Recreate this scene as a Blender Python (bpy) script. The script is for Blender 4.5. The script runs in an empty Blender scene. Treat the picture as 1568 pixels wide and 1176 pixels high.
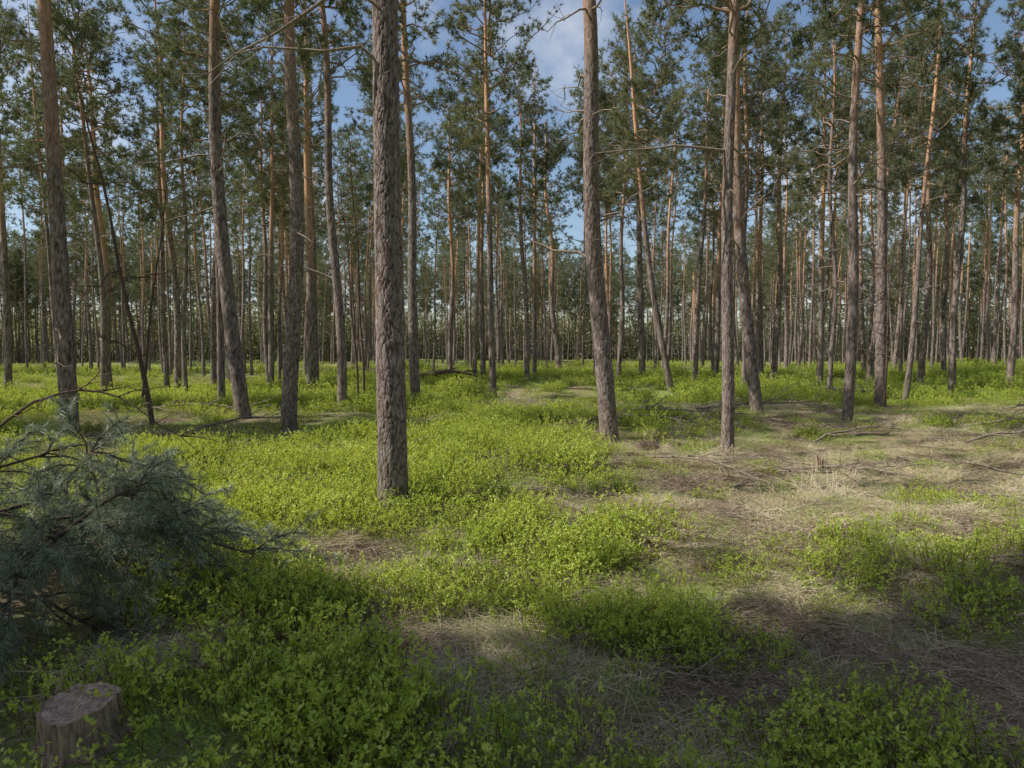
import bpy, math, numpy as np
from mathutils import Vector
rng=np.random.default_rng(7)
scene=bpy.context.scene
# ---------------------------------------------------------------- helpers
def hsh(i,j,s):
    n=(i.astype(np.int64)*374761393+j.astype(np.int64)*668265263+s*982451653)&0x7fffffff
    n=((n^(n>>13))*1274126177)&0x7fffffff
    return ((n^(n>>16))&0xffffff)/float(0xffffff)
def vnoise(x,y,s=0):
    x=np.asarray(x,float);y=np.asarray(y,float)
    i=np.floor(x).astype(np.int64);j=np.floor(y).astype(np.int64)
    fx=x-i;fy=y-j;fx=fx*fx*(3-2*fx);fy=fy*fy*(3-2*fy)
    a=hsh(i,j,s);b=hsh(i+1,j,s);c=hsh(i,j+1,s);d=hsh(i+1,j+1,s)
    return (a*(1-fx)+b*fx)*(1-fy)+(c*(1-fx)+d*fx)*fy
def fbm(x,y,s=0,o=3):
    v=0;a=0.5;t=0
    for k in range(o):
        v=v+a*vnoise(x*2**k,y*2**k,s+k*17);t+=a;a*=0.5
    return v/t
def sstep(a,b,x):
    t=np.clip((x-a)/(b-a),0,1);return t*t*(3-2*t)
def H(x,y):
    x=np.asarray(x,float);y=np.asarray(y,float)
    far=sstep(12,40,np.hypot(x,y))
    h=0.24*(vnoise(x/4.5,y/4.5,3)-0.5)+0.18*(vnoise(x/1.4,y/1.4,5)-0.5)+0.07*(vnoise(x/.45,y/.45,6)-0.5)
    h=h+far*1.0*(vnoise(x/17+3,y/17,9)-0.42)
    h=h+0.2*np.exp(-((x-3.0)/0.9)**2-((y-6.7)/0.7)**2)+0.10*np.exp(-((x-2.0)/0.35)**2-((y-10.4)/0.35)**2)
    h=h-0.16*np.exp(-((x+.35)/0.5)**2-((y-3.75)/0.22)**2)
    return h
def norm(v): return v/(np.linalg.norm(v,axis=-1,keepdims=True)+1e-9)

class Geo:
    def __init__(s): s.V=[];s.F=[];s.n=0;s.R=[]
    def add(s,V,F,m=0,r=None,smooth=False):
        V=np.asarray(V,float).reshape(-1,3);F=np.asarray(F,np.int64)
        if len(V)==0: return
        s.V.append(V);s.F.append((F+s.n,m,smooth));s.n+=len(V)
        if r is None: r=np.zeros(len(V))
        s.R.append(np.broadcast_to(r,(len(V),)))
    def mesh(s,name,mats,attr='rnd'):
        V=np.concatenate(s.V);me=bpy.data.meshes.new(name)
        me.vertices.add(len(V));me.vertices.foreach_set('co',V.astype(np.float32).ravel())
        L=[];st=[];mi=[];sm=[];o=0
        for F,m,k in s.F:
            L.append(F.ravel());w=F.shape[1];st.append(o+np.arange(len(F))*w);o+=F.size
            mi.append(np.full(len(F),m));sm.append(np.full(len(F),k))
        L=np.concatenate(L);st=np.concatenate(st);mi=np.concatenate(mi);sm=np.concatenate(sm)
        me.loops.add(len(L));me.loops.foreach_set('vertex_index',L.astype(np.int32))
        me.polygons.add(len(st));me.polygons.foreach_set('loop_start',st.astype(np.int32))
        me.polygons.foreach_set('material_index',mi.astype(np.int32))
        me.polygons.foreach_set('use_smooth',sm.astype(bool))
        for m in mats: me.materials.append(m)
        a=me.attributes.new(attr,'FLOAT','POINT');a.data.foreach_set('value',np.concatenate(s.R).astype(np.float32))
        me.update(calc_edges=True);me.validate()
        return me
def tube(g,P,R,n=6,m=0,r=None,smooth=True):
    P=np.asarray(P,float);R=np.asarray(R,float);k=len(P)
    T=norm(np.gradient(P,axis=0));ref=np.array([0.,0,1]) if abs(T[:,2].mean())<0.8 else np.array([1.,0,0])
    A=norm(np.cross(T,ref));B=np.cross(T,A)
    th=np.arange(n)*2*math.pi/n
    V=P[:,None,:]+R[:,None,None]*(np.cos(th)[None,:,None]*A[:,None,:]+np.sin(th)[None,:,None]*B[:,None,:])
    V=V.reshape(-1,3)
    i=np.arange(k-1)[:,None]*n;j=np.arange(n)[None,:];j2=(j+1)%n
    F=np.stack([i+j,i+j2,i+n+j2,i+n+j],-1).reshape(-1,4)
    g.add(V,F,m,r,smooth)
def needles(g,C,D,L,W,m,rg,r=None):
    N=len(C)
    S=norm(np.cross(D,rg.normal(size=(N,3))))
    L=np.broadcast_to(L,(N,))[:,None];W=np.broadcast_to(W,(N,))[:,None]
    V=np.stack([C-S*W/2,C+S*W/2,C+D*L],1).reshape(-1,3)
    F=np.arange(3*N).reshape(-1,3)
    if r is None: r=rg.random(N)
    g.add(V,F,m,np.repeat(r,3))
# ---------------------------------------------------------------- materials
def newmat(name):
    m=bpy.data.materials.new(name);m.use_nodes=True
    nt=m.node_tree;nt.nodes.clear();out=nt.nodes.new('ShaderNodeOutputMaterial')
    return m,nt,out
def N(nt,t,**k):
    n=nt.nodes.new(t)
    for a,b in k.items(): setattr(n,a,b)
    return n
def ramp(nt,fac,stops):
    n=nt.nodes.new('ShaderNodeValToRGB');e=n.color_ramp.elements
    while len(e)<len(stops): e.new(0.5)
    for i,(p,c) in enumerate(stops): e[i].position=p;e[i].color=(*c,1)
    nt.links.new(fac,n.inputs[0]);return n.outputs[0]
def mix(nt,f,a,b,mode='MIX'):
    n=nt.nodes.new('ShaderNodeMix');n.data_type='RGBA';n.blend_type=mode
    for s,v in ((0,f),(6,a),(7,b)):
        if hasattr(v,'is_linked') or hasattr(v,'links'): nt.links.new(v,n.inputs[s])
        elif isinstance(v,(int,float)): n.inputs[s].default_value=v
        else: n.inputs[s].default_value=(*v,1)
    return n.outputs[2]
def noise(nt,vec,scale,detail=3,rough=0.55):
    n=N(nt,'ShaderNodeTexNoise');n.inputs['Scale'].default_value=scale;n.inputs['Detail'].default_value=detail;n.inputs['Roughness'].default_value=rough
    if vec is not None: nt.links.new(vec,n.inputs['Vector'])
    return n.outputs[0]
def leafmat(name,stops,trans=0.4,rough=0.55,tmul=(1.15,1.25,.6),inst=0.35,spec=0.3):
    m,nt,out=newmat(name);a=N(nt,'ShaderNodeAttribute',attribute_name='rnd')
    oi=N(nt,'ShaderNodeObjectInfo')
    mm=N(nt,'ShaderNodeMath',operation='MULTIPLY_ADD');nt.links.new(oi.outputs['Random'],mm.inputs[0]);mm.inputs[1].default_value=inst
    m2=N(nt,'ShaderNodeMath',operation='MULTIPLY');nt.links.new(a.outputs['Fac'],m2.inputs[0]);m2.inputs[1].default_value=1-inst
    nt.links.new(m2.outputs[0],mm.inputs[2])
    c=ramp(nt,mm.outputs[0],stops)
    p=N(nt,'ShaderNodeBsdfPrincipled') if spec>0 else N(nt,'ShaderNodeBsdfDiffuse')
    nt.links.new(c,p.inputs[0]);p.inputs['Roughness'].default_value=rough
    if spec>0: p.inputs['Specular IOR Level'].default_value=spec
    if trans<=0:
        nt.links.new(p.outputs[0],out.inputs[0]);return m
    t=N(nt,'ShaderNodeBsdfTranslucent');nt.links.new(mix(nt,1.0,c,tmul,'MULTIPLY'),t.inputs[0])
    x=N(nt,'ShaderNodeMixShader');x.inputs[0].default_value=trans
    nt.links.new(p.outputs[0],x.inputs[1]);nt.links.new(t.outputs[0],x.inputs[2]);nt.links.new(x.outputs[0],out.inputs[0])
    return m
M_needle=leafmat('pine_needles',[(0,(.10,.125,.075)),(.45,(.185,.215,.13)),(.8,(.28,.295,.18)),(1,(.42,.36,.21))],.35,.5,(1.25,1.2,.8),.3,0)
M_bough=leafmat('bough_needles',[(0,(.14,.18,.12)),(.5,(.28,.34,.23)),(.93,(.42,.46,.32)),(1,(.48,.37,.22))],.2,.4,(1,1,.8),.0,.4)
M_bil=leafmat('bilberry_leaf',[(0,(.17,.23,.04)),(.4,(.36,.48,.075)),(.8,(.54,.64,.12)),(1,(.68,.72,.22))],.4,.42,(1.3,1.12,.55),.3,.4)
M_stem=leafmat('bilberry_stem',[(0,(.16,.11,.06)),(1,(.24,.21,.10))],.0,spec=0)
M_straw=leafmat('dry_grass_blade',[(0,(.34,.27,.17)),(.5,(.62,.53,.36)),(1,(.84,.76,.56))],.2,.6,(1.1,1,.8),.35,0)
M_grass=leafmat('green_grass_blade',[(0,(.18,.25,.07)),(.6,(.35,.44,.13)),(1,(.52,.55,.24))],.3,.5,(1.2,1.15,.6),.35,0)
M_litter=leafmat('needle_litter',[(0,(.16,.11,.08)),(.5,(.36,.27,.20)),(1,(.56,.46,.36))],.0,.8,(1,1,1),.3,0)
M_far=leafmat('young_growth',[(0,(.20,.23,.12)),(.5,(.33,.35,.19)),(1,(.46,.44,.28))],.45,.5,(1.2,1.15,.7),.3,0)

def barkmat(name,hero):
    m,nt,out=newmat(name)
    ge=N(nt,'ShaderNodeNewGeometry');tc=N(nt,'ShaderNodeTexCoord')
    mp=N(nt,'ShaderNodeMapping');nt.links.new(tc.outputs['Object'],mp.inputs[0]);mp.inputs['Scale'].default_value=(1,1,.35)
    nz=noise(nt,mp.outputs[0],18,5,.7)
    if hero:
        at=N(nt,'ShaderNodeAttribute',attribute_name='plate');f=at.outputs['Fac']
    else:
        f=ramp(nt,noise(nt,mp.outputs[0],26,2,.5),[(.38,(0,0,0)),(.52,(1,1,1))])
    plate=ramp(nt,nz,[(.28,(.15,.115,.10)),(.48,(.25,.20,.178)),(.62,(.38,.32,.29)),(.75,(.54,.48,.44))])
    low=mix(nt,f,(.06,.04,.033),plate)
    fl=noise(nt,mp.outputs[0],22,4,.7)
    up=ramp(nt,fl,[(.3,(.32,.16,.095)),(.5,(.60,.34,.20)),(.68,(.78,.51,.33))])
    sx=N(nt,'ShaderNodeSeparateXYZ');nt.links.new(ge.outputs['Position'],sx.inputs[0])
    oi=N(nt,'ShaderNodeObjectInfo')
    big=noise(nt,ge.outputs['Position'],.8,2)
    a1=N(nt,'ShaderNodeMath',operation='MULTIPLY_ADD');nt.links.new(oi.outputs['Random'],a1.inputs[0]);a1.inputs[1].default_value=-5
    nt.links.new(sx.outputs['Z'],a1.inputs[2])
    a2=N(nt,'ShaderNodeMath',operation='MULTIPLY_ADD');nt.links.new(big,a2.inputs[0]);a2.inputs[1].default_value=4;nt.links.new(a1.outputs[0],a2.inputs[2])
    mr2=N(nt,'ShaderNodeMapRange');nt.links.new(a2.outputs[0],mr2.inputs[0]);mr2.inputs[1].default_value=5.5 ;mr2.inputs[2].default_value=11
    c=mix(nt,mr2.outputs[0],low,up)
    mr3=N(nt,'ShaderNodeMapRange');nt.links.new(sx.outputs['Z'],mr3.inputs[0]);mr3.inputs[1].default_value=0;mr3.inputs[2].default_value=1.2;mr3.inputs[3].default_value=.25;mr3.inputs[4].default_value=0
    c=mix(nt,mr3.outputs[0],c,(.16,.15,.08))
    p=N(nt,'ShaderNodeBsdfDiffuse');nt.links.new(c,p.inputs[0])
    if hero:
        b=N(nt,'ShaderNodeBump');b.inputs['Strength'].default_value=.5;b.inputs['Distance'].default_value=.008
        nt.links.new(noise(nt,mp.outputs[0],55,5,.7),b.inputs['Height']);nt.links.new(b.outputs[0],p.inputs['Normal'])
    nt.links.new(p.outputs[0],out.inputs[0]);return m
M_barkH=barkmat('scots_pine_bark',True);M_bark=barkmat('pine_bark',False)
def woodmat(name,stops,scale=30):
    m,nt,out=newmat(name);tc=N(nt,'ShaderNodeTexCoord')
    nz=noise(nt,tc.outputs['Object'],scale,4,.65)
    c=ramp(nt,nz,stops)
    p=N(nt,'ShaderNodeBsdfDiffuse');nt.links.new(c,p.inputs[0])
    nt.links.new(p.outputs[0],out.inputs[0]);return m
M_dead=woodmat('dead_wood',[(.3,(.15,.115,.09)),(.6,(.32,.26,.21)),(.8,(.52,.45,.38))])
M_limb=woodmat('pine_limb',[(.3,(.17,.115,.08)),(.6,(.34,.24,.17)),(.8,(.48,.37,.27))],12)
M_dark=woodmat('dark_twig',[(.3,(.06,.045,.035)),(.6,(.15,.11,.085)),(.8,(.28,.22,.17))])
m,nt,out=newmat('forest_floor');ge=N(nt,'ShaderNodeNewGeometry');pos=ge.outputs['Position']
mp=N(nt,'ShaderNodeMapping');nt.links.new(pos,mp.inputs[0]);mp.inputs['Scale'].default_value=(1,1,.2)
fine=noise(nt,mp.outputs[0],55,5,.7)
lit=ramp(nt,fine,[(.3,(.10,.073,.048)),(.48,(.26,.195,.13)),(.62,(.43,.35,.23)),(.75,(.60,.51,.36))])
gr=ramp(nt,fine,[(.3,(.09,.12,.03)),(.5,(.26,.33,.08)),(.7,(.46,.52,.16))])
at=N(nt,'ShaderNodeAttribute',attribute_name='green')
pn=noise(nt,mp.outputs[0],1.1,4,.6)
ad=N(nt,'ShaderNodeMath',operation='ADD');nt.links.new(at.outputs['Fac'],ad.inputs[0]);nt.links.new(pn,ad.inputs[1])
gf=ramp(nt,ad.outputs[0],[(.72,(0,0,0)),(1.0,(1,1,1))])
c=mix(nt,gf,lit,gr)
p=N(nt,'ShaderNodeBsdfDiffuse');nt.links.new(c,p.inputs[0])
b=N(nt,'ShaderNodeBump');b.inputs['Strength'].default_value=.8;b.inputs['Distance'].default_value=.04;nt.links.new(fine,b.inputs['Height']);nt.links.new(b.outputs[0],p.inputs['Normal'])
nt.links.new(p.outputs[0],out.inputs[0]);M_ground=m

def obj(name,me,parent=None,loc=(0,0,0),rot=(0,0,0),sc=1):
    o=bpy.data.objects.new(name,me);scene.collection.objects.link(o)
    o.location=loc;o.rotation_euler=rot;o.scale=(sc,)*3 if not hasattr(sc,'__len__') else sc
    if parent: o.parent=parent
    return o
# ---------------------------------------------------------------- vegetation masks (metres on the ground plan)
def blobs(x,y,B):
    v=0
    for cx,cy,sx,sy,a in B: v=v+a*np.exp(-((x-cx)/sx)**2-((y-cy)/sy)**2)
    return v
BIL=[(-1.1,3.1,1.0,.75,.38),(0,5.2,1.7,1.7,.42),(-3.2,8.8,2.2,2.3,.55),(.2,9.3,1.3,1.8,.4),(1.9,2.75,.65,.35,.6),(.9,3.2,.3,.25,.35),
     (-1.5,13,2.5,2.5,.3),(1.2,18,3,5,.4),(-17,30,9,8,.3),(-6,27,5,5,.3),(16,35,12,9,.3),(8.5,26,4,5,.3),(-1.3,2.6,1.6,.5,.2),
     (4.2,8,2.8,1.7,-.32),(2.8,4.6,1.4,1.3,-.28),(-.3,3.8,.6,.2,-.6),(-7,16,4,2.2,-.45),(4,12,3,1.6,-.3),(-4.2,4.5,1.2,1,-.5),(.45,3.0,.3,.3,-.3),(6,20,5,2.5,-.3)]
def bil(x,y): return .17+blobs(x,y,BIL)+1.25*(fbm(x/.9,y/.9,31,4)-.5)+.8*(fbm(x/5,y/5,37,2)-.5)
# ---------------------------------------------------------------- ground sheet
n=420
u=np.linspace(-1,1,n);gx=260*np.sign(u)*np.abs(u)**2.6
gy=6+260*np.sign(u)*np.abs(u)**2.6
X,Y=np.meshgrid(gx,gy);Z=H(X,Y)-.01
V=np.stack([X,Y,Z],-1).reshape(-1,3)
i=np.arange(n-1)[:,None]*n+np.arange(n-1)[None,:]
F=np.stack([i,i+1,i+n+1,i+n],-1).reshape(-1,4)
g=Geo();g.add(V,F,0,np.clip(.30+.7*bil(V[:,0],V[:,1]),0,.8),True)
obj('forest_ground',g.mesh('forest_ground',[M_ground],'green'))

# ---------------------------------------------------------------- crowns
def unit(rg,N_): return norm(rg.normal(size=(N_,3)))
def crown_geo(g,rg,Hc=8.0,Rm=2.3,dens=1.0,K=13,ns=1.0,ml=0,mn=1,tw=True):
    z=0.0;C=[];D=[]
    while z<Hc-.3:
        t=z/Hc
        prof=(0.55+1.1*t if t<.35 else .935*(1-((t-.35)/.72)**2))
        k=rg.integers(2,6)
        a0=rg.random()*6.28
        for q in range(k):
            if rg.random()<.12: continue
            L=max(.35,Rm*prof*rg.uniform(.5,1.3));a=a0+q*6.28/k+rg.normal()*.35
            e=math.radians(5+45*t+rg.normal()*14)
            d=np.array([math.cos(a)*math.cos(e),math.sin(a)*math.cos(e),math.sin(e)])
            s=np.linspace(0,1,7)[:,None]
            bend=np.array([0,0,rg.uniform(-.25,.45)])*L
            side=np.cross(d,[0,0,1])*rg.normal()*.25*L
            P=np.array([0,0,z])+d*L*s+bend*s**2+side*s**2
            P[1:]+=rg.normal(size=(6,3))*.035*L
            tube(g,P,np.linspace(.028,.006,7)*(.5+.35*L),4 if tw else 3,ml)
            nsb=max(3,int(L*4.0*dens))
            for w in rg.uniform(.3,1.0,nsb):
                f=w*6;ii=min(5,int(f));p0=P[ii]+(P[ii+1]-P[ii])*(f-ii)
                dd=norm(d*.7+unit(rg,1)[0]*.85+np.array([0,0,.25]))
                l2=rg.uniform(.3,.75)*(1.15-w*.4)
                s2=np.linspace(0,1,4)[:,None]
                Q=p0+dd*l2*s2+np.array([0,0,rg.uniform(-.1,.25)])*l2*s2**2
                if tw: tube(g,Q,[.008,.006,.005,.003],3,ml)
                nt_=int(l2/.075)
                tt=rg.uniform(.25,1.05,nt_)[:,None]
                C.append(p0+dd*l2*tt+rg.normal(size=(nt_,3))*.055);D.append(np.repeat(dd[None],nt_,0))
        z+=rg.uniform(.35,.62)
    C=np.concatenate(C);D=np.concatenate(D)
    r=np.repeat(np.clip(rg.random(len(C))*.6+.2,0,1),K)
    C=np.repeat(C,K,0);D=norm(np.repeat(D,K,0)*.55+unit(rg,len(C)))
    needles(g,C,D,rg.uniform(.09,.17,len(C))*(1+(ns-1)*.5),rg.uniform(.012,.02,len(C))*ns,mn,rg,np.clip(r+rg.normal(size=len(C))*.12,0,1))
def dead_branches(g,rg,fn,rad,z0,z1,nb,m,twigs=True):
    for _ in range(nb):
        z=rg.uniform(z0,z1) if rg.random()<.8 else rg.uniform(z0*.5,z1);a=rg.random()*6.28;e=rg.uniform(-.35,.6);L=rg.choice([.12,.25,.5,.9,1.4,1.9])*rg.uniform(.7,1.2)
        d=np.array([math.cos(a)*math.cos(e),math.sin(a)*math.cos(e),math.sin(e)])
        k=6;s=np.linspace(0,1,k)[:,None]
        P=fn(z)+d*L*s+np.array([0,0,rg.uniform(-.4,.35)])*L*s**2;P[1:]+=rg.normal(size=(k-1,3))*.03*L
        r0=.006+.010*L
        tube(g,P,np.linspace(r0,.3*r0,k),4,m)
        if L>.45 and twigs:
            for w in range(int(L*5)):
                j=rg.integers(2,k);dd=norm(d+unit(rg,1)[0]*.9);l=rg.uniform(.15,.5)*L*.6
                tube(g,np.stack([P[j],P[j]+dd*l*.5+rg.normal(size=3)*.02,P[j]+dd*l]),[.006,.0045,.003],3,m)
crowns=[]
for k in range(6):
    rg=np.random.default_rng(100+k);g=Geo();crown_geo(g,rg,rg.uniform(7.4,8.6),rg.uniform(2.1,2.6),1.3,K=14,ns=1.4)
    crowns.append(g.mesh('pine_crown_%d'%k,[M_limb,M_needle]))
# ---------------------------------------------------------------- named pines   x, y, diameter, lean/m, bow, height
T=[(-1.25,7.41,.33,-.012,.03,17.5),(-8.48,13.6,.34,-.03,.05,17),(-6.47,17.1,.38,-.045,-.30,18),(-4.67,14.8,.34,.006,.10,17),
(-4.53,18.9,.27,-.042,.05,17),(-8.2,29,.40,-.01,.0,19),(-2.96,21.8,.33,-.02,.05,18),(1.765,12.9,.35,-.058,.06,17.5),
(3.5,11.5,.215,.0,.06,15),(6.17,17.8,.33,-.06,-.25,17),(7.6,16.1,.25,.012,.0,16.5),(10.9,21,.34,-.03,.08,18.5),
(-.68,25.6,.27,-.02,.0,17.5),(6.5,29,.30,-.14,-.2,17),(-9.5,23.2,.27,-.005,.0,17),(-19,33.5,.40,-.035,.1,18),
(-22.5,31.7,.35,-.02,.1,18),(17.1,27.6,.28,.03,.0,17.5),(14.2,25.6,.22,.06,.0,16.5),(15.6,36,.33,.0,.0,18),(6.8,37,.38,-.03,0,18),
(12,26.8,.2,-.02,0,15.5),(3.3,50,.45,-.06,0,18),(-3.7,43,.33,.0,.1,17.5),(-17,35,.3,-.01,0,17),(-18.4,29,.2,-.05,0,16),
(9.8,30,.30,-.01,0,17.5),(-13.3,29,.22,.01,0,16),(-15.5,27,.26,-.06,.2,16.5),(21.0,30,.3,.03,0,17),(-11.2,33,.3,.02,0,17.5),(4.9,33,.24,.02,0,16.5),(1.2,38,.26,0,0,17),(-6.4,36,.3,-.02,0,17.5),
(19.4,25.4,.25,-.03,.1,16.5),(-1.8,34,.24,.03,0,16.5),(10.6,37,.3,.02,0,18),(-13,38,.3,-.02,0,17.5),(22.5,37,.3,-.01,0,17.5),(-24,38,.3,.02,0,18)]
def plates(th,z,R,cs,ch,seed):
    per=max(6,int(round(2*math.pi*R/cs)))
    u=th/(2*math.pi)*per;v=z/ch
    cx=np.cos(th);sy=np.sin(th)
    u=u+1.3*(fbm(v*1.3+cx*2,sy*2+v*.9,seed,3)-.5)
    v=v+1.6*(fbm(cx*3+7,sy*3+v*1.1,seed+2,3)-.5)
    iu=np.floor(u);iv=np.floor(v);f1=np.full(u.shape,9.);f2=np.full(u.shape,9.)
    for du in (-1,0,1):
        for dv in (-1,0,1):
            cu=iu+du;cv=iv+dv;cm=np.mod(cu,per)
            px=cu+hsh(cm,cv,seed);py=cv+hsh(cm,cv,seed+5)
            d=np.hypot(u-px,(v-py))
            n1=d<f1;f2=np.where(n1,f1,np.minimum(f2,d));f1=np.where(n1,d,f1)
    return f2-f1
def make_pine(k,x,y,dia,lean,bow,Ht):
    rg=np.random.default_rng(500+k);base=float(H(x,y));dia=dia*.95
    d=math.hypot(x,y);seg,dz=(150,.011) if d<9 else ((64,.026) if d<16 else ((32,.07) if d<24 else (18,.2)))
    lim=min(Ht,1.6+.6*d)
    zz=np.concatenate([np.arange(-.15,lim,dz),np.arange(lim,Ht,.4)]) if lim<Ht else np.arange(-.15,Ht,dz)
    ly=rg.normal()*.012;ph=rg.uniform(0,6)
    w1=rg.normal()*.05;w2=rg.normal()*.05
    def cen(z):
        z=np.asarray(z,float)
        return np.stack([lean*z+bow*np.sin(np.pi*np.clip(z,0,None)/11)+w1*(np.sin(z*.8+ph)-math.sin(ph)),ly*z+w2*np.sin(z*.7),z],-1)
    R=lambda z:dia/2*np.clip(1-np.clip(z,0,None)/Ht,0.02,1)**.62
    th=np.arange(seg)*2*math.pi/seg
    TH,ZZ=np.meshgrid(th,zz)
    r0=R(ZZ);pl=plates(TH,ZZ,dia/2,.030,.07,k*7+1);pl2=plates(TH,ZZ,dia/2,.06,.19,k*7+3)
    pf=np.clip(sstep(.0,.3,pl)*.45+sstep(.02,.28,pl2)*.55,0,1);fade=1-.75*sstep(4.5,9,ZZ)
    cx,sy=np.cos(TH),np.sin(TH)
    r=r0+(pf-.7)*.011*fade*(dia/.33)+.006*(fbm(cx*5+9,sy*5+ZZ*7,k,3)-.5)*2*fade+ dia*.30*np.exp(-np.clip(ZZ+.15,0,None)/.13)*(.6+.8*vnoise(cx*1.6+5,sy*1.6+k,k))
    C=cen(ZZ);V=C+np.stack([cx*r,sy*r,ZZ*0],-1)
    n=len(zz);i=np.arange(n-1)[:,None]*seg;j=np.arange(seg)[None,:];j2=(j+1)%seg
    F=np.stack([i+j,i+j2,i+seg+j2,i+seg+j],-1).reshape(-1,4)
    g=Geo();g.add(V.reshape(-1,3),F,0,np.clip(pf*1.25-.12,0,1).ravel(),True)
    dead_branches(g,rg,lambda z:cen(z),None,3.2,Ht-7,int(rg.integers(16,30)),1)
    e=bpy.data.objects.new('pine_tree',None);scene.collection.objects.link(e);e.location=(x,y,base);e.empty_display_size=.3
    obj('trunk',g.mesh('trunk',[M_barkH,M_dead],'plate'),e)
    zc=Ht-(8.9 if d>20 else 8.3)
    obj('crown',crowns[k%6],e,tuple(cen(zc)),(0,lean,rg.random()*6.28))
    return e
for k,t in enumerate(T): make_pine(k,*t)
def snag(name,x,y,dia,lx,Ht,seed):
    rg=np.random.default_rng(seed);g=Geo();z=np.linspace(-.1,Ht,24)
    f=lambda q:np.stack([lx*np.asarray(q)+.003*np.asarray(q)**2*np.sign(lx)+.03*np.sin(np.asarray(q)*1.5),0*np.asarray(q),np.asarray(q)],-1)
    tube(g,f(z),dia/2*(1-.8*np.clip(z,0,None)/Ht),10,0);dead_branches(g,rg,f,None,1.5,Ht,22,0)
    obj(name,g.mesh(name,[M_dark]),None,(x,y,float(H(x,y))))
snag('dead_pine_sapling',-8.0,15.8,.12,-.17,8,1);snag('dead_pine_sapling',-5.2,24.9,.1,-.02,9,2);snag('dead_pine_sapling',-5.55,25.6,.09,-.05,8,3)
snag('dead_pine_sapling',10.2,19.5,.07,.03,6,4);snag('dead_pine_sapling',-11.5,22,.1,.12,8,5)
# ---------------------------------------------------------------- scatter with geometry nodes
def scatter(name,P,rot,scl,idx,objs):
    coll=bpy.data.collections.new(name+'_parts')
    for o in objs: coll.objects.link(o)
    me=bpy.data.meshes.new(name);me.vertices.add(len(P));me.vertices.foreach_set('co',np.asarray(P,np.float32).ravel())
    a=me.attributes.new('rot','FLOAT_VECTOR','POINT');a.data.foreach_set('vector',np.asarray(rot,np.float32).ravel())
    a=me.attributes.new('scl','FLOAT','POINT');a.data.foreach_set('value',np.asarray(scl,np.float32).ravel())
    a=me.attributes.new('idx','INT','POINT');a.data.foreach_set('value',np.asarray(idx,np.int32).ravel())
    o=obj(name,me);ng=bpy.data.node_groups.new(name,'GeometryNodeTree')
    ng.interface.new_socket('Geometry',in_out='INPUT',socket_type='NodeSocketGeometry');ng.interface.new_socket('Geometry',in_out='OUTPUT',socket_type='NodeSocketGeometry')
    gi=ng.nodes.new('NodeGroupInput');go=ng.nodes.new('NodeGroupOutput');ip=ng.nodes.new('GeometryNodeInstanceOnPoints')
    ci=ng.nodes.new('GeometryNodeCollectionInfo');ci.inputs['Collection'].default_value=coll;ci.inputs['Separate Children'].default_value=True;ci.inputs['Reset Children'].default_value=True
    def na(nm,t):
        q=ng.nodes.new('GeometryNodeInputNamedAttribute');q.data_type=t;q.inputs['Name'].default_value=nm;return q.outputs[0]
    er=ng.nodes.new('FunctionNodeEulerToRotation')
    l=ng.links.new;l(gi.outputs[0],ip.inputs['Points']);l(ci.outputs[0],ip.inputs['Instance']);ip.inputs['Pick Instance'].default_value=True
    l(na('idx','INT'),ip.inputs['Instance Index']);l(na('rot','FLOAT_VECTOR'),er.inputs[0]);l(er.outputs[0],ip.inputs['Rotation']);l(na('scl','FLOAT'),ip.inputs['Scale'])
    l(ip.outputs[0],go.inputs[0])
    md=o.modifiers.new('scatter','NODES');md.node_group=ng
    return o
def tmpl(name,g,mats): return bpy.data.objects.new(name,g.mesh(name,mats))
SUN_AZ=math.radians(-10);SUN_EL=math.radians(45)
SUN_DIR=np.array([-math.cos(SUN_EL)*math.cos(SUN_AZ),math.cos(SUN_EL)*math.sin(SUN_AZ),math.sin(SUN_EL)])
def make_tree(k,lod):
    rg=np.random.default_rng(900+k);g=Geo();Ht=rg.uniform(14.5,19);R0=rg.uniform(.09,.16)
    z=np.concatenate([[-.4,0,.15,.5],np.arange(1.2,Ht,.7 if lod==0 else 1.6)]);ph=rg.uniform(0,6);lx,ly=rg.normal(size=2)*.022
    f=lambda q:np.stack([lx*np.asarray(q)+.08*np.sin(np.asarray(q)*.6+ph)-.08*math.sin(ph),ly*np.asarray(q)+.06*np.sin(np.asarray(q)*.7+ph)-.06*math.sin(ph),np.asarray(q)+0.],-1)
    r=R0*np.clip(1-np.clip(z,0,None)/Ht,.03,1)**.62*(1+.35*np.exp(-np.clip(z,0,None)/.2))
    tube(g,f(z),r,12 if lod in (0,3) else 7,0)
    g2=Geo();hc=rg.uniform(5.2,7.4) if lod<2 else rg.uniform(8,10)
    if lod==0: crown_geo(g2,rg,hc,rg.uniform(1.6,2.2),1.2,K=12,ns=1.4)
    elif lod==1: crown_geo(g2,rg,hc,rg.uniform(1.6,2.2),.85,K=5,ns=2.5,tw=False)
    elif lod==2: crown_geo(g2,rg,hc,rg.uniform(1.8,2.3),.7,K=4,ns=3.2,tw=False)
    else: crown_geo(g2,rg,8.5,2.1,1.3,K=12,ns=2.4)
    c=f(Ht-hc+.3);off=0
    for V,(F,mm,sm),rr in zip(g2.V,g2.F,g2.R):
        g.add(V+c+(V[:,2:3])*np.array([lx,ly,0]),F-off,mm+1,rr,sm);off+=len(V)
    dead_branches(g,rg,f,None,4,Ht-6,22 if lod==0 else 8,3,lod==0)
    return tmpl('distant_tree_%02d'%k,g,[M_bark,M_limb,M_needle,M_dead])
trees=[make_tree(k,0) for k in range(6)]+[make_tree(k,1) for k in range(6,12)]+[make_tree(k,2) for k in range(12,15)]+[make_tree(k,3) for k in range(15,17)]
sp=3.2
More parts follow.
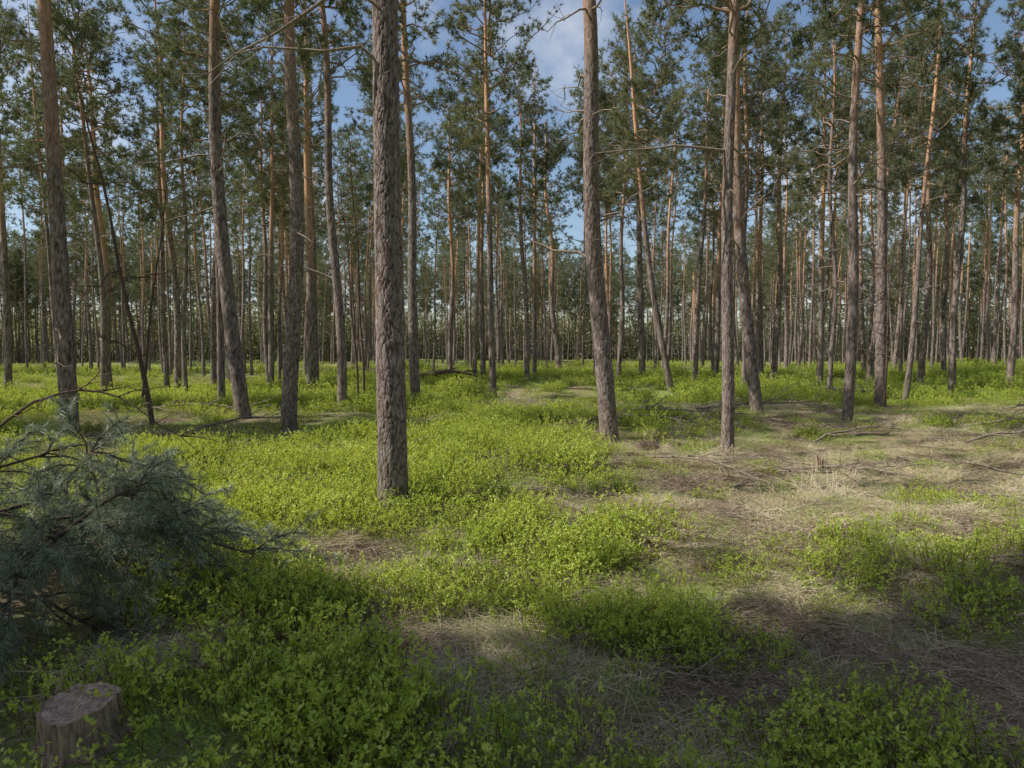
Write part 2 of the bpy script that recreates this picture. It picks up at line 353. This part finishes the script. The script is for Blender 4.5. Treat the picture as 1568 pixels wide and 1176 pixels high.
ax=np.arange(-95,108,sp);ay=np.arange(-24,108,sp);AX,AY=np.meshgrid(ax,ay)
tx=(AX+rng.uniform(-.48,.48,AX.shape)*sp).ravel();ty=(AY+rng.uniform(-.48,.48,AX.shape)*sp).ravel()
inframe=(np.abs(tx)<.78*ty+2.5)
keep=~(inframe&(ty<31))
keep&=~((np.abs(tx)<4.5)&(ty<4)&(ty>-6))
hx=np.array([t[0] for t in T]);hy=np.array([t[1] for t in T])
keep&=np.min(np.hypot(tx[:,None]-hx,ty[:,None]-hy),1)>2.0
keep&=(np.abs(tx)<.85*np.abs(ty)+22)
# trees left out in strips along the sun's azimuth so sunlight reaches the floor
tyr=ty-math.tan(-SUN_AZ)*tx
sun_gap=fbm(tx/26+.5,tyr/9,55,2)
keep&=~((sun_gap>.465)&(ty>30)&(rng.random(len(tx))<.92))
off=~inframe&(ty<31)
keep&=~(off&(ty>-9)&(ty<29)&(tx<0))                 # unseen trees on the west side left out to let the sun in
keep&=~(off&(tx>0)&(rng.random(len(tx))<.3))
tx=tx[keep];ty=ty[keep];ix=rng.integers(0,6,len(tx))+np.where((np.hypot(tx,ty)>46),6,0)
# dense group west of the camera whose shade falls over the foreground; second group shading the strip behind the clearing
ex=np.array([(-8.2,1.3),(-10.6,.2),(-12.4,1.7),(-14.6,-.3),(-16.4,.9),(-18.6,-1.0),(-20.5,.2),(-23,-1.6),(-12.0,-2.2),(-16.8,-3.2),(-21,-4.2),
 (-14.5,12.6),(-17.5,13.4),(-20.5,12.0),(-24,12.2),(-28,11.5),(-17.5,19.6),(-21,18.6),(-25.5,18.2)])
ei=np.where(np.arange(len(ex))%2==0,15,16)
tx=np.concatenate([tx,ex[:,0]]);ty=np.concatenate([ty,ex[:,1]]);ix=np.concatenate([ix,ei])
nr=560
aa=rng.uniform(-.95,.95,nr);rr=np.sqrt(rng.uniform(104**2,138**2,nr))
tx=np.concatenate([tx,np.sin(aa)*rr]);ty=np.concatenate([ty,np.cos(aa)*rr]);ix=np.concatenate([ix,rng.integers(12,15,nr)])
nT=len(tx);print('distant trees',nT)
P=np.stack([tx,ty,H(tx,ty)-.05],-1);rot=np.zeros((nT,3));rot[:,2]=rng.random(nT)*6.28;rot[:,:2]=rng.normal(size=(nT,2))*.02
scatter('distant_pine_forest',P,rot,rng.uniform(.85,1.12,nT),ix,trees)
# young growth closing the view at the far end of the stand
th_=[]
for k in range(3):
    rg=np.random.default_rng(1200+k);g=Geo();n_=2200
    C=np.stack([rg.normal(size=n_)*2.8,rg.normal(size=n_)*1.4,rg.uniform(0,1,n_)**1.1*7],-1)
    needles(g,C,unit(rg,n_),rg.uniform(.4,.8,n_),rg.uniform(.10,.2,n_),0,rg)
    for q in range(6):
        p0=np.array([rg.uniform(-3,3),rg.normal()*1.0,-.5]);tube(g,[p0,p0+np.array([rg.normal()*.1,0,3]),p0+np.array([rg.normal()*.3,0,7])],[.1,.08,.03],6,1)
    th_.append(tmpl('thicket_%d'%k,g,[M_far,M_bark]))
an=np.linspace(-1.25,1.25,130);rr=142+rng.uniform(-5,5,130);hx_=np.sin(an)*rr;hy_=np.cos(an)*rr
rot=np.zeros((130,3));rot[:,2]=-an
scatter('distant_thicket',np.stack([hx_,hy_,H(hx_,hy_)-.2],-1),rot,rng.uniform(.8,1.6,130),rng.integers(0,3,130),th_)

# ---------------------------------------------------------------- bilberry, grass, litter templates
def leaf_batch(g,C,D,U,L,W,m,r):
    D=norm(D);S_=norm(np.cross(D,U));Nn=np.cross(S_,D)
    L=L[:,None];W=W[:,None];f=.18*W
    v=[C,C+D*L*.45-S_*W*.5+Nn*f,C+D*L,C+D*L*.45+S_*W*.5+Nn*f]
    V=np.stack(v,1).reshape(-1,3);b=np.arange(len(C))[:,None]*4
    F=np.concatenate([b+np.array([0,2,1]),b+np.array([0,3,2])]);g.add(V,F,m,np.repeat(r,4))
bils=[]
for k in range(7):
    rg=np.random.default_rng(40+k);g=Geo();C=[];D=[];R_=[]
    for s in range(66):
        a=rg.random()*6.28;rr=.30*math.sqrt(rg.random());b0=np.array([math.cos(a)*rr,math.sin(a)*rr,-.03]);ht=rg.uniform(.08,.24)*(1.2-.6*(rr/.3)**2)
        d=norm(np.array([math.cos(a)*rg.uniform(0,.5),math.sin(a)*rg.uniform(0,.5),1.])+rg.normal(size=3)*.15)
        t=np.linspace(0,1,4)[:,None];Pp=b0+d*(ht+.02)*t+rg.normal(size=(4,3))*.008;tube(g,Pp[[0,2,3]],[.0022,.0018,.001],3,1)
        for q in range(3):
            j=rg.integers(1,4);d2=norm(d+unit(rg,1)[0]*.7);l2=rg.uniform(.03,.09)
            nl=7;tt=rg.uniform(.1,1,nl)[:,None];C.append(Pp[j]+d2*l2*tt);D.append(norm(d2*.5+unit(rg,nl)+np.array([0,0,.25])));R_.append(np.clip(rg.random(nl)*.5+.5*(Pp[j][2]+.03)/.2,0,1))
    C=np.concatenate(C);D=np.concatenate(D);R_=np.concatenate(R_);n_=len(C)
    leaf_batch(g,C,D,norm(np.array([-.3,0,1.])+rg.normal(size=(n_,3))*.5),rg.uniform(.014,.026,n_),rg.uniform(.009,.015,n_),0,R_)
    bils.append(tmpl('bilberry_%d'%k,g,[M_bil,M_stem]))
def blades(g,rg,n,rad,L0,L1,w,lean,droop,m,lay=0.0):
    a=rg.random(n)*6.28;rr=rad*np.sqrt(rg.random(n));b=np.stack([np.cos(a)*rr,np.sin(a)*rr,np.full(n,-.01)],-1)
    a2=rg.random(n)*6.28;D=norm(np.stack([np.cos(a2)*lean,np.sin(a2)*lean,np.ones(n)*(1-lay)],-1)+rg.normal(size=(n,3))*.2)
    D[:,2]=np.abs(D[:,2])+.02
    L=rg.uniform(L0,L1,n)[:,None];S_=norm(np.cross(D,np.array([0,0,1.])+rg.normal(size=(n,3))*.2))
    out_=norm(D*np.array([1,1,0])+1e-6);pts=[]
    for t,ww in ((0,1),(.45,.8),(1,.1)):
        p=b+D*L*t+(out_*.6-np.array([0,0,1.])*droop)*L*t*t;p[:,2]=np.maximum(p[:,2],.004+.01*t)
        pts+= [p-S_*w*ww/2,p+S_*w*ww/2]
    V=np.stack(pts,1).reshape(-1,3);bb=np.arange(n)[:,None]*6
    F=np.concatenate([bb+np.array([q,q+1,q+3,q+2]) for q in (0,2)]);g.add(V,F,m,np.repeat(rg.random(n),6))
straws=[];grs=[];lits=[]
for k in range(5):
    rg=np.random.default_rng(60+k);g=Geo();blades(g,rg,330,.30,.10,.30,.0038,.9,.55,0,.3);blades(g,rg,45,.28,.08,.2,.004,.3,.2,1);straws.append(tmpl('straw_%d'%k,g,[M_straw,M_grass]))
    g=Geo();blades(g,rg,280,.30,.05,.16,.004,.45,.3,0);blades(g,rg,80,.3,.1,.22,.003,.8,.5,1,.3);grs.append(tmpl('green_%d'%k,g,[M_grass,M_straw]))
    g=Geo();n_=520;C=np.stack([rg.normal(size=n_)*.26,rg.normal(size=n_)*.26,rg.uniform(.0,.03,n_)],-1);D=unit(rg,n_)*np.array([1,1,.18]);needles(g,C,norm(D),rg.uniform(.04,.1,n_),.0045,0,rg)
    for q in range(9):
        p0=np.array([rg.normal()*.25,rg.normal()*.25,.015]);d=norm(np.array([rg.normal(),rg.normal(),.12]));l=rg.uniform(.08,.35);tube(g,[p0,p0+d*l*.5+rg.normal(size=3)*.012,p0+d*l],[.004,.0035,.002],3,1)
    lits.append(tmpl('litter_%d'%k,g,[M_litter,M_dead]))
def pts_in(n,y0,y1,mar=1.2,k=.76):
    yy=np.sqrt(rng.uniform(y0*y0,y1*y1,n));xx=rng.uniform(-1,1,n)*(k*yy+mar);return xx,yy
bands=[(1.6,4.5),(4.5,8),(8,14),(14,24),(24,45),(45,75)]
def area(a,b): return .76*(b*b-a*a)+2.4*(b-a)
def lay(name,objs,dens,prob,s0,s1,grow,zoff=0,tilt=.12,lo=.7):
    Ps=[];Ss=[]
    for (a,b),dn,gw in zip(bands,dens,grow):
        if dn<=0: continue
        x,y=pts_in(int(area(a,b)*dn),a,b);pr=prob(x,y)
        pr=np.where((np.hypot(x+1.78,(y-2.72))<.42),0,pr)
        kk=rng.random(len(x))<pr;x=x[kk];y=y[kk];pr=pr[kk]
        Ps.append(np.stack([x,y,H(x,y)+zoff],-1));Ss.append(rng.uniform(s0,s1,len(x))*gw*(lo+(1.05-lo)*np.clip(pr,0,1)))
    P=np.concatenate(Ps);Sc=np.concatenate(Ss);n=len(P);rot=rng.normal(size=(n,3))*tilt;rot[:,2]=rng.normal(size=n)*.8 if name=='x' else rng.random(n)*6.28
    print(name,n);scatter(name,P,rot,Sc,rng.integers(0,len(objs),n),objs)
g1=(1,1,1.1,1.3,1.8,2.4)
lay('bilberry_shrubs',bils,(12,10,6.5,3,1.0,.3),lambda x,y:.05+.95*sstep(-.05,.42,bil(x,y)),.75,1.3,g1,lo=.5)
lay('dry_grass',straws,(8,8,6,2.4,.8,.25),lambda x,y:np.clip(.18+.85*sstep(.3,-.2,bil(x,y))*sstep(.35,.6,fbm(x/1.3,y/1.3,77)+.18*np.exp(-((x-3.5)/3)**2-((y-7)/3)**2)),0,1),.7,1.25,g1)
lay('green_grass',grs,(8,8,6,3,1.2,.3),lambda x,y:np.clip(.18+.75*sstep(.40,.58,fbm(x/1.7+9,y/1.7,88)),0,.9)*sstep(.45,.05,bil(x,y)),.6,1.1,g1)
lay('pine_needle_litter',lits,(5,4,2.5,.8,0,0),lambda x,y:np.full(len(x),.9),.8,1.3,g1,.005,.05)

# ---------------------------------------------------------------- fallen branches
def fallen(name,x,y,ang,L,r,seed,nsub=9,rise=.1,mat=None,curve=.2,h0=.03):
    rg=np.random.default_rng(seed);g=Geo();k=12;s=np.linspace(0,1,k)
    d=np.array([math.cos(ang),math.sin(ang)]);pn_=np.array([-d[1],d[0]])
    xy=np.array([x,y])+d*L*s[:,None]+pn_*curve*L*np.sin(s*3.0)[:,None]*.4+rg.normal(size=(k,2))*.012*L
    z=H(xy[:,0],xy[:,1])+h0+r+rise*np.sin(s*math.pi)*L*.5
    P=np.column_stack([xy,z]);tube(g,P,np.linspace(r,r*.25,k),8,0)
    for q in range(nsub):
        j=rg.integers(2,k-1);sd=rg.choice([-1,1]);dd=norm(np.array([*(d+pn_*sd*rg.uniform(.5,1.6)),rg.uniform(-.05,.8)]));l=rg.uniform(.1,.32)*L
        t=np.linspace(0,1,5)[:,None];Q=P[j]+dd*l*t+np.array([0,0,-.15*l])*t**2+rg.normal(size=(5,3))*.02*l;Q[:,2]=np.maximum(Q[:,2],H(Q[:,0],Q[:,1])+.01)
        tube(g,Q,np.linspace(r*.45,r*.12,5),5,0)
        for w in range(3):
            jj=rg.integers(1,5);d3=norm(dd+unit(rg,1)[0]*.8);l3=l*rg.uniform(.15,.45);tube(g,[Q[jj],Q[jj]+d3*l3*.5+rg.normal(size=3)*.008,Q[jj]+d3*l3],[r*.2,r*.15,r*.08],4,0)
    return obj(name,g.mesh(name,[mat or M_dead]))
FB=[(1.9,9.9,-.75,1.8,.022,1),(2.3,8.1,.25,1.0,.018,2),(3.9,10.2,-.9,2.0,.025,3),(3.0,10.8,-.4,1.6,.02,4),(4.5,9.0,2.6,1.6,.02,5),(4.1,9.4,.3,1.3,.016,6),
(4.4,9.1,.9,.9,.014,7),(2.0,16.5,.1,3.6,.05,8),(1.5,15.5,-.1,3.2,.04,9),(5.5,13.0,.3,2.4,.03,10),(-6.8,15.2,.5,2.2,.03,11),(-8.8,12.6,.2,2.5,.02,12),
(-5.6,12.9,-.2,1.6,.02,13),(7.4,11.6,.1,2.2,.03,14),(9.5,15,-.2,3,.035,15),(-9.6,18,.3,3.2,.04,16),(.6,14.2,.4,1.6,.02,17),(13,19,.1,4,.04,18),(3.2,5.0,-.3,.9,.010,19),
(2.1,3.9,.8,.7,.008,20),(-.5,3.72,.2,.5,.012,21),(7,9.6,2.9,1.8,.02,22),(-12,20,.1,3,.03,23),(5.2,20,.0,4,.05,24),(5,9.6,-.3,1.2,.015,25),(3.6,9.5,.6,1.1,.014,26),(4.3,10,-.1,1.4,.015,27),
(3.3,7.3,.5,.8,.01,28),(4.6,7.5,-.4,1.1,.012,29),(2.4,6.3,.1,.6,.008,30),(3.7,5.7,1.0,.7,.008,31),(2.7,9.2,1.0,1.0,.014,34)]
for f in FB: fallen('fallen_branch',f[0],f[1],f[2],f[3],f[4]*.85,f[5]*11,nsub=11,h0=.03)
fallen('fallen_log',-4.3,33,.12,2.6,.16,301,3,.05,M_dark,.1,.2);fallen('fallen_log',12,27,.4,3.,.1,302,3,.03,M_dead,.1,.1)
fallen('dead_branch',-6.6,8.5,.2,2.6,.022,305,16,.5,M_dark,.3,.5)
def stump(name,x,y,r,h,seed,rough=.15,tilt=(0,0)):
    rg=np.random.default_rng(seed);g=Geo();seg=120;th=np.arange(seg)*6.2832/seg
    zz=np.concatenate([[-.1],np.linspace(0,h,24)]);cx,sy=np.cos(th),np.sin(th)
    V=[]
    for z in zz:
        gro=fbm(cx*7+20+z*1.5,sy*7+20,seed+4,3)
        rr=r*(1+.20*(fbm(cx*1.5+4,sy*1.5,seed)-.5)*2+.35*np.exp(-max(z,0)/.05)*vnoise(cx*3,sy*3,seed+1))+(gro-.5)*.028
        top=h*rough*(fbm(cx*2+2,sy*2,seed+9)-.5)*2*(z/h if z>0 else 0)
        V.append(np.stack([cx*rr,sy*rr,z+top],-1))
    nr=len(V);V=np.array(V);i=np.arange(nr-1)[:,None]*seg;j=np.arange(seg)[None,:];j2=(j+1)%seg
    F=np.stack([i+j,i+j2,i+seg+j2,i+seg+j],-1).reshape(-1,4);g.add(V.reshape(-1,3),F,1,0,True)
    rings=[V[-1]]
    for q in np.linspace(.95,.02,22):
        v=V[-1].copy();cz=V[-1][:,2].mean();v[:,:2]*=q;v[:,2]=cz+(v[:,2]-cz)*q+.022*(fbm(v[:,0]*30+50,v[:,1]*30+50,seed+3,3)-.5)-.004*(q<.95)
        rings.append(v)
    RV=np.array(rings);i=np.arange(len(rings)-1)[:,None]*seg;F=np.stack([i+j,i+j2,i+seg+j2,i+seg+j],-1).reshape(-1,4);g.add(RV.reshape(-1,3),F,0,.8,False)
    return obj(name,g.mesh(name,[M_cut,M_side],'plate'),None,(x,y,float(H(x,y))),(tilt[0],tilt[1],0))
def cutmat(name,stops,ring,sc):
    m,nt,out=newmat(name);tc=N(nt,'ShaderNodeTexCoord')
    mp=N(nt,'ShaderNodeMapping');nt.links.new(tc.outputs['Object'],mp.inputs[0]);mp.inputs['Scale'].default_value=sc
    n1=noise(nt,mp.outputs[0],34,6,.7);c=ramp(nt,n1,stops)
    if ring:
        wv=N(nt,'ShaderNodeTexWave',wave_type='RINGS');wv.rings_direction='Z';wv.inputs['Scale'].default_value=16;wv.inputs['Distortion'].default_value=4;wv.inputs['Detail'].default_value=3;nt.links.new(tc.outputs['Object'],wv.inputs[0])
        c=mix(nt,.22,c,ramp(nt,wv.outputs[0],[(0,(.12,.08,.05)),(1,(.48,.36,.27))]))
    p=N(nt,'ShaderNodeBsdfPrincipled');nt.links.new(c,p.inputs['Base Color']);p.inputs['Roughness'].default_value=.95
    b=N(nt,'ShaderNodeBump');b.inputs['Strength'].default_value=1;b.inputs['Distance'].default_value=.01;nt.links.new(n1,b.inputs['Height']);nt.links.new(b.outputs[0],p.inputs['Normal']);nt.links.new(p.outputs[0],out.inputs[0]);return m
M_cut=cutmat('weathered_cut_wood',[(.3,(.14,.095,.065)),(.5,(.38,.27,.195)),(.7,(.62,.50,.39))],True,(1,1,1))
M_side=cutmat('weathered_stump_side',[(.32,(.08,.06,.04)),(.48,(.30,.21,.14)),(.6,(.48,.37,.25)),(.7,(.34,.34,.15))],False,(1,1,.25))
stump('tree_stump',-1.78,2.88,.15,.17,5,.14,(.06,-.05))
stump('broken_stump',4.35,10.0,.045,.16,6,1.4)
stump('broken_stump',-12.6,20.5,.14,.3,8,1.0)
g=Geo();rg=np.random.default_rng(3);n_=900;C=np.array([0,0,.03])+unit(rg,n_)*np.array([.18,.15,.10])*rg.uniform(.5,1,n_)[:,None];needles(g,C,unit(rg,n_),.09,.007,0,rg)
obj('grass_tussock',g.mesh('grass_tussock',[M_litter]),None,(2.0,10.4,float(H(2.0,10.4))+.05))

# ---------------------------------------------------------------- fallen pine bough (left foreground)
g=Geo();rg=np.random.default_rng(77);C=[];D=[]
def sprig(p0,d,L,r,depth):
    k=8;s=np.linspace(0,1,k)[:,None];P=p0+d*L*s+np.array([0,0,-.5])*L*s**2*(.9 if depth==0 else .6)+rg.normal(size=(k,3))*.012*L
    P[:,2]=np.maximum(P[:,2],H(P[:,0],P[:,1])+.03);tube(g,P,np.linspace(r,r*.35,k),6 if depth==0 else 4,0)
    if depth<2:
        for q in range(11 if depth==0 else 5):
            w=rg.uniform(.15,1);f=w*(k-1);ii=min(k-2,int(f));pp=P[ii]+(P[ii+1]-P[ii])*(f-ii);t=norm(P[ii+1]-P[ii])
            sprig(pp,norm(t*.8+unit(rg,1)[0]*.85+np.array([0,0,.08])),L*rg.uniform(.25,.42) if depth==0 else rg.uniform(.10,.22),r*.45,depth+1)
    if depth>=1:
        n_=int(L/.013);w=rg.uniform(.25,1.02,n_)*(k-1);ii=np.minimum(k-2,w.astype(int));C.append(P[ii]+(P[ii+1]-P[ii])*(w-ii)[:,None]);D.append(norm(P[ii+1]-P[ii]))
for q in range(28):
    a=rg.uniform(-1.75,1.4);e=rg.uniform(.15,1.2);L=rg.uniform(.85,1.65)*(1-.12*abs(a));p0=np.array([-3.25+rg.normal()*.35,4.5+rg.normal()*.35,.15+rg.uniform(0,.4)])
    sprig(p0,norm(np.array([math.cos(a)*math.cos(e),math.sin(a)*math.cos(e),math.sin(e)])),L,.016,0)
for q in range(8):
    a=rg.uniform(1.5,4.7);e=rg.uniform(.2,1.1);sprig(np.array([-3.6,4.6,.3]),norm(np.array([math.cos(a)*math.cos(e),math.sin(a)*math.cos(e),math.sin(e)])),1.2,.016,0)
C=np.concatenate(C);D=np.concatenate(D);K=5;C=np.repeat(C,K,0);D=norm(np.repeat(D,K,0)*.75+unit(rg,len(C))*.75+np.array([0,0,-.1]))
needles(g,C,D,rg.uniform(.045,.08,len(C)),.0036,1,rg);print('bough',len(C))
obj('fallen_pine_bough',g.mesh('fallen_pine_bough',[M_dark,M_bough]))

# ---------------------------------------------------------------- light, sky, camera
w=bpy.data.worlds.new('World');scene.world=w;w.use_nodes=True;nt=w.node_tree;nt.nodes.clear()
out=nt.nodes.new('ShaderNodeOutputWorld');bg=nt.nodes.new('ShaderNodeBackground');sk=nt.nodes.new('ShaderNodeTexSky');sk.sky_type='NISHITA';sk.sun_disc=False
sk.sun_elevation=SUN_EL;sk.sun_rotation=math.radians(270)+SUN_AZ;sk.air_density=1.0;sk.dust_density=1.0;sk.ozone_density=1.2
tc=nt.nodes.new('ShaderNodeTexCoord');cl=noise(nt,tc.outputs['Generated'],3.2,6,.6)
f=ramp(nt,cl,[(.52,(0,0,0)),(.74,(.75,.75,.75))])
c=mix(nt,f,sk.outputs[0],(6.6,6.8,7.1));nt.links.new(c,bg.inputs[0]);bg.inputs[1].default_value=.14;nt.links.new(bg.outputs[0],out.inputs[0])
sun=bpy.data.lights.new('sun','SUN');sun.energy=5;sun.angle=math.radians(.5);sun.color=(1,.95,.86)
so=bpy.data.objects.new('sun',sun);scene.collection.objects.link(so);so.rotation_euler=Vector(SUN_DIR).to_track_quat('Z','Y').to_euler();so.location=(-20,0,30)
cam=bpy.data.cameras.new('camera');cam.lens=25.0;cam.sensor_width=36;cam.clip_end=1000;cam.clip_start=.05
co=bpy.data.objects.new('camera',cam);scene.collection.objects.link(co);co.location=(0,0,1.6);co.rotation_euler=(math.radians(90-2.5),0,0);scene.camera=co
scene.view_settings.view_transform='Standard';scene.view_settings.look='None';scene.view_settings.exposure=0
